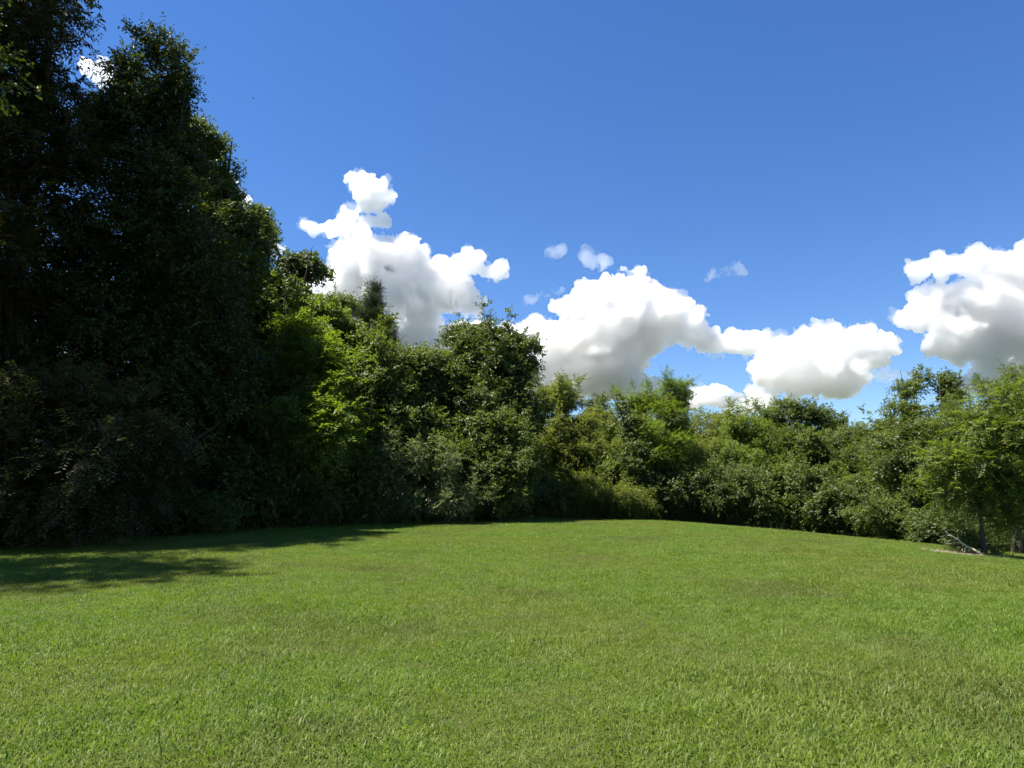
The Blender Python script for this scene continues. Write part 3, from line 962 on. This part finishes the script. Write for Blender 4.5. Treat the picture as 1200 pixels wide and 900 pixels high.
def build_grass():
    rng = np.random.default_rng(3)
    V, F, var, site = [], [], [], []
    NV = 7
    base = 0
    for k in range(NV):
        n = 760
        rr = .42 * np.sqrt(rng.uniform(0, 1, n))
        a = rng.uniform(0, 2 * np.pi, n)
        root = np.stack([rr * np.cos(a), rr * np.sin(a), np.full(n, -.01)], 1)
        # short tufts: blades near one another lean alike
        cl = rng.normal(size=(16, 2)) * .28
        ld = rng.uniform(0, 6.28, 16)
        near = np.argmin(((root[:, None, :2] - cl[None]) ** 2).sum(-1), 1)
        az = ld[near] + rng.normal(size=n) * 1.1
        ln = rng.gamma(7, .0052, n) + .016
        ln *= np.where(rng.uniform(size=n) < .03, 1.6, 1)
        if k == 5:
            ln *= 1.35
        lean = rng.uniform(.35, 1.75, n)
        if k == 6:                                   # clover and other flat little leaves
            ln = rng.uniform(.018, .034, n); lean = rng.uniform(1.2, 1.7, n)
        dr = np.stack([np.cos(az), np.sin(az), 0 * az], 1)
        sd_ = np.stack([-np.sin(az + rng.normal(size=n) * .5), np.cos(az), 0 * az], 1)
        w = rng.uniform(.0022, .0046, n) * (2.6 if k == 6 else 1)
        midp = root + np.array([0, 0, 1.]) * (ln * .55 * np.cos(lean * .5))[:, None] + dr * (ln * .5 * np.sin(lean * .5))[:, None]
        tip = midp + np.array([0, 0, 1.]) * (ln * .5 * np.cos(lean * 1.3))[:, None] + dr * (ln * .6 * np.sin(lean * 1.3))[:, None]
        s = sd_ * w[:, None]
        vv = np.stack([root - s, root + s, midp - s * .9, midp + s * .9, tip], 1).reshape(-1, 3)
        b = base + np.arange(n)[:, None] * 5
        ff = np.concatenate([b + np.array([[0, 1, 3]]), b + np.array([[0, 3, 2]]), b + np.array([[2, 3, 4]])])
        V.append(vv); F.append(ff); var.append(np.full(len(ff), k, np.int32))
        base += len(vv)
    nb = base
    # where the tufts stand: dense over the lawn, out to the foot of the trees
    step = .33
    gx, gy = np.meshgrid(np.arange(-40, 46, step), np.arange(.6, 52, step))
    q = np.stack([gx.ravel(), gy.ravel()], 1)
    q += rng.uniform(-.5, .5, q.shape) * step
    q = q[(np.abs(q[:, 0]) < 7 + q[:, 1] * 1.05) & (q[:, 1] < 50)]
    q = q[~((q[:, 0] < -16 - (q[:, 1] - 24) * .1) & (q[:, 1] > 30))]
    c_ = foot(1128, 23.7)                                  # none on the bare patch by the young tree
    q = q[((q[:, 0] - c_[0]) / 1.2) ** 2 + ((q[:, 1] - c_[1]) / .55) ** 2 > 1]
    ns = len(q)
    z = H(q[:, 0], q[:, 1])
    pts = np.stack([q[:, 0], q[:, 1], z], 1)
    V.append(pts)
    Vall = np.concatenate(V); Fall = np.concatenate(F)
    dx = (H(q[:, 0] + .2, q[:, 1]) - H(q[:, 0] - .2, q[:, 1])) / .4
    dy = (H(q[:, 0], q[:, 1] + .2) - H(q[:, 0], q[:, 1] - .2)) / .4
    rot = np.zeros((len(Vall), 3), np.float32)
    rot[nb:, 0] = np.arctan(dy)
    rot[nb:, 1] = -np.arctan(dx)
    spin = np.zeros(len(Vall), np.float32); spin[nb:] = rng.uniform(0, 6.28, ns)
    tall = vnoise(pts, .5, 3, .6)
    sc = np.ones(len(Vall), np.float32); sc[nb:] = np.clip(rng.uniform(.8, 1.15, ns) * (1 + .38 * tall), .8, 1.6)
    near_wood = ss(-1.3, .2, q[:, 1] - np.interp(q[:, 0], EDGE_XY[:, 0], EDGE_XY[:, 1]) + .5 * vnoise(pts, .9, 2))
    sc[nb:] *= 1 + near_wood * rng.uniform(.2, 2.6, ns)
    pick = np.zeros(len(Vall), np.int32); pick[nb:] = rng.choice(NV, ns, p=[.18, .18, .18, .14, .14, .05, .13])
    is_site = np.zeros(len(Vall), bool); is_site[nb:] = True
    o = mesh_obj('grass', Vall, Fall, grass_material(), attrs={
        'variant': ('INT', 'FACE', np.concatenate(var)), 'tilt': ('FLOAT_VECTOR', 'POINT', rot), 'spin': ('FLOAT', 'POINT', spin),
        'tuft_scale': ('FLOAT', 'POINT', sc), 'pick': ('INT', 'POINT', pick), 'is_site': ('BOOLEAN', 'POINT', is_site)})
    g = bpy.data.node_groups.new('grass_tufts', 'GeometryNodeTree')
    g.interface.new_socket(name='Geometry', in_out='INPUT', socket_type='NodeSocketGeometry')
    g.interface.new_socket(name='Geometry', in_out='OUTPUT', socket_type='NodeSocketGeometry')
    N = NT(g)
    gi, go = N.n('NodeGroupInput'), N.n('NodeGroupOutput')

    def attr(name, typ):
        a = N.n('GeometryNodeInputNamedAttribute', data_type=typ)
        a.inputs['Name'].default_value = name
        return a.outputs[0]
    sep = N.n('GeometryNodeSeparateGeometry', domain='POINT')
    N.t.links.new(gi.outputs[0], sep.inputs[0])
    N.t.links.new(attr('is_site', 'BOOLEAN'), sep.inputs['Selection'])
    spl = N.n('GeometryNodeSplitToInstances', domain='FACE')
    N.t.links.new(sep.outputs['Inverted'], spl.inputs['Geometry'])
    N.t.links.new(attr('variant', 'INT'), spl.inputs['Group ID'])
    iop = N.n('GeometryNodeInstanceOnPoints')
    N.t.links.new(sep.outputs['Selection'], iop.inputs['Points'])
    N.t.links.new(spl.outputs[0], iop.inputs['Instance'])
    iop.inputs['Pick Instance'].default_value = True
    N.t.links.new(attr('pick', 'INT'), iop.inputs['Instance Index'])
    e2r = N.n('FunctionNodeEulerToRotation')
    N.t.links.new(attr('tilt', 'FLOAT_VECTOR'), e2r.inputs[0])
    cz = N.n('ShaderNodeCombineXYZ')
    N.t.links.new(attr('spin', 'FLOAT'), cz.inputs[2])
    e2s = N.n('FunctionNodeEulerToRotation')
    N.t.links.new(cz.outputs[0], e2s.inputs[0])
    rr_ = N.n('FunctionNodeRotateRotation', rotation_space='LOCAL')
    N.t.links.new(e2r.outputs[0], rr_.inputs[0])
    N.t.links.new(e2s.outputs[0], rr_.inputs[1])
    N.t.links.new(rr_.outputs[0], iop.inputs['Rotation'])
    N.t.links.new(attr('tuft_scale', 'FLOAT'), iop.inputs['Scale'])
    N.t.links.new(iop.outputs[0], go.inputs[0])
    md = o.modifiers.new('tufts', 'NODES')
    md.node_group = g
    tag(o, 'short mown green grass covering the whole lawn', 'grass', kind='stuff')
    print('grass sites', ns, flush=True)


build_grass()


# ------------------------------------------------------------------ by the young tree: fallen branch, stake, dead patch; a bird
def limb_thing(name, paths, mat, label, cat, part='side_branch'):
    root = None
    for k, (path, rad) in enumerate(paths):
        v, f = tube(path, rad, 7)
        o = mesh_obj(name if k == 0 else part, v, f, mat, root, smooth=True)
        if k == 0:
            root = o
    tag(root, label, cat)
    return root


def debris():
    T0 = foot(1148, 24)

    def P(px, py, dy=0.0):
        q = at(px, py, 24 + dy)
        return q
    a, b = P(1151, 656, -.5), P(1111, 626, .2)
    a[2] = h0(a[0], a[1]) + .03
    t = np.linspace(0, 1, 8)[:, None]
    main = a + (b - a) * t + np.array([0, 0, 1]) * (.025 * np.sin(t * 9)) + np.array([0, 1, 0]) * (.03 * np.sin(t * 7))
    def off(i, d, n=5):
        s = main[i]
        tt = np.linspace(0, 1, n)[:, None]
        return s + np.array(d) * tt + np.array([0, .02, .03]) * np.sin(tt * 5)
    limb_thing('fallen_branch', [
        (main, np.linspace(.042, .014, 8)),
        (off(4, (-.55, .1, .02)), np.linspace(.016, .005, 5)), (off(5, (-.55, -.1, -.05)), np.linspace(.014, .004, 5)),
        (off(7, (-.22, .05, .34)), np.linspace(.014, .004, 5)), (off(3, (-.3, -.15, -.3)), np.linspace(.014, .004, 5)),
        (off(6, (-.35, .2, .02)), np.linspace(.012, .004, 5)), (off(5, (.05, .1, .30)), np.linspace(.011, .003, 5)), (off(4, (-.15, -.1, -.38)), np.linspace(.013, .004, 5)), (off(7, (-.30, -.12, .10)), np.linspace(.010, .003, 5)), (off(2, (-.35, -.2, -.22)), np.linspace(.014, .005, 5))],
        BARK['pale'], 'bleached bare branch propped on the grass beside the young tree', 'branch')
    s = P(1127, 652, .3); s[2] = h0(s[0], s[1]) - .05
    e = s + np.array([.03, .02, .98])
    tt = np.linspace(0, 1, 5)[:, None]
    limb_thing('stake', [(s + (e - s) * tt, np.full(5, .022))], BARK['grey'], 'thin upright grey stake behind the bleached branch', 'stake')
    SEED[0] += 1
    plant('weed_clump', np.array([s[0] - .1, s[1] - .1, h0(s[0], s[1])]),
          [(np.array([s[0] - .15, s[1] - .1, h0(s[0], s[1]) + .22]), np.array([.55, .35, .26])), (np.array([s[0] + .5, s[1], h0(s[0], s[1]) + .15]), np.array([.3, .3, .2]))],
          'weed', 'weed', 16, 77, 'straggly weeds growing through the bleached branch', 'weeds', None, trunk_r=.008, stems=4, limbs=8, size=.55,
          crown_part='foliage', stem_part='stems')
    SEED[0] += 1
    w = foot(1160, 23.9)
    plant('weed_clump', w, [(w + np.array([.05, 0, .10]), np.array([.22, .2, .10]))], 'weed', 'bright', 8, 78,
          'small leafy weeds sprouting right at the foot of the young trunk', 'weeds', None, trunk_r=.006, stems=3, limbs=5, size=.5, crown_part='foliage', stem_part='stems')
    # bare earth and dead clippings where the mower does not reach
    rng = np.random.default_rng(5)
    c = foot(1128, 23.7)
    n, m = 64, 8
    an = np.linspace(0, 2 * np.pi, n, endpoint=False)
    rim = 1 + .22 * vnoise(np.stack([np.cos(an), np.sin(an), 0 * an], 1), 2.2, 3)
    V = [[c[0], c[1], 0]]
    for j in range(1, m + 1):
        for i in range(n):
            V.append([c[0] + 1.35 * rim[i] * j / m * math.cos(an[i]), c[1] + .62 * rim[i] * j / m * math.sin(an[i]), 0])
    V = np.array(V)
    V[:, 2] = H(V[:, 0], V[:, 1]) + .035 + .02 * vnoise(V, 6, 2) * (np.arange(len(V)) < 1 + n * (m - 1)) - .05 * (np.arange(len(V)) >= 1 + n * (m - 1))
    f3 = np.array([[0, 1 + i, 1 + (i + 1) % n] for i in range(n)])
    f4 = np.array([[1 + j * n + i, 1 + (j + 1) * n + i, 1 + (j + 1) * n + (i + 1) % n, 1 + j * n + (i + 1) % n] for j in range(m - 1) for i in range(n)])
    mt, T = new_mat('bare_earth')
    g = T.n('ShaderNodeNewGeometry')
    nz = T.noise(g.outputs['Position'], 18, 5, .7)
    bs = T.n('ShaderNodeBsdfPrincipled')
    T.set(bs.inputs['Base Color'], T.mix(nz, (.10, .075, .05, 1), (.26, .21, .14, 1)))
    bs.inputs['Roughness'].default_value = .95
    bp = T.n('ShaderNodeBump'); bp.inputs['Distance'].default_value = .03
    T.set(bp.inputs['Height'], nz); T.t.links.new(bp.outputs[0], bs.inputs['Normal'])
    oo = T.n('ShaderNodeOutputMaterial'); T.t.links.new(bs.outputs[0], oo.inputs[0])
    tag(mesh_obj('bare_earth', V, [f3, f4], mt, smooth=True), kind='structure')
    # dead straws lying over it
    k = 900
    r = np.sqrt(rng.uniform(0, 1, k)) * 1.2; a_ = rng.uniform(0, 6.28, k)
    x, y = c[0] + 1.35 * r * np.cos(a_), c[1] + .62 * r * np.sin(a_)
    z = H(x, y) + .045
    th = rng.uniform(0, 6.28, k); ln = rng.uniform(.06, .22, k)
    d = np.stack([np.cos(th), np.sin(th), rng.uniform(-.05, .5, k)], 1) * ln[:, None]
    s_ = np.stack([-np.sin(th), np.cos(th), 0 * th], 1) * .004
    p = np.stack([x, y, z], 1)
    VV = np.stack([p - s_, p + s_, p + d + np.array([0, 0, .01])], 1).reshape(-1, 3)
    ms, T = new_mat('dead_straw')
    g = T.n('ShaderNodeNewGeometry')
    bs = T.n('ShaderNodeBsdfPrincipled')
    T.set(bs.inputs['Base Color'], T.mix(g.outputs['Random Per Island'], (.16, .12, .07, 1), (.38, .32, .20, 1)))
    oo = T.n('ShaderNodeOutputMaterial'); T.t.links.new(bs.outputs[0], oo.inputs[0])
    tag(mesh_obj('straw', VV, np.arange(k * 3).reshape(-1, 3), ms), 'dead straw lying on the bare patch under the bleached branch', 'straw', kind='stuff')


debris()


def bird():
    c = at(297, 116, 85)
    m, T = new_mat('dark_feathers')
    bs = T.n('ShaderNodeBsdfPrincipled')
    g = T.n('ShaderNodeNewGeometry')
    T.set(bs.inputs['Base Color'], T.mix(T.noise(g.outputs['Position'], 30, 3), (.02, .02, .022, 1), (.05, .045, .04, 1)))
    oo = T.n('ShaderNodeOutputMaterial'); T.t.links.new(bs.outputs[0], oo.inputs[0])
    t = np.linspace(0, 1, 9)
    path = np.stack([(t - .5) * .26, 0 * t, .012 * np.sin(t * 3)], 1)
    rad = np.array([.004, .016, .030, .036, .034, .026, .022, .020, .004])
    v, f = tube(path, rad, 8)
    parts = [(v, f)]
    for sgn in (-1, 1):
        w = np.array([[.05, .02 * sgn, .02], [.07, .12 * sgn, .07], [.04, .24 * sgn, .06], [-.03, .22 * sgn, .06], [-.04, .12 * sgn, .06], [-.05, .02 * sgn, .015]])
        w2 = w + np.array([0, 0, .006])
        vv = np.concatenate([w, w2])
        ff = [[0, 1, 4, 5], [1, 2, 3, 4], [11, 10, 7, 6], [10, 9, 8, 7]] + [[i, i + 6, (i + 1) % 6 + 6, (i + 1) % 6] for i in range(6)]
        parts.append((vv, np.array(ff)))
    tl = np.array([[-.12, -.012, .0], [-.12, .012, .0], [-.21, .03, .0], [-.21, -.03, .0], [-.12, -.012, .006], [-.12, .012, .006], [-.21, .03, .006], [-.21, -.03, .006]])
    parts.append((tl, np.array([[0, 3, 2, 1], [4, 5, 6, 7], [0, 1, 5, 4], [1, 2, 6, 5], [2, 3, 7, 6], [3, 0, 4, 7]])))
    v, f = join(parts)
    o = mesh_obj('bird', v, f, m)
    o.location = c
    tag(o, 'tiny dark bird flying high in the blue right of the tall oak', 'bird')


bird()
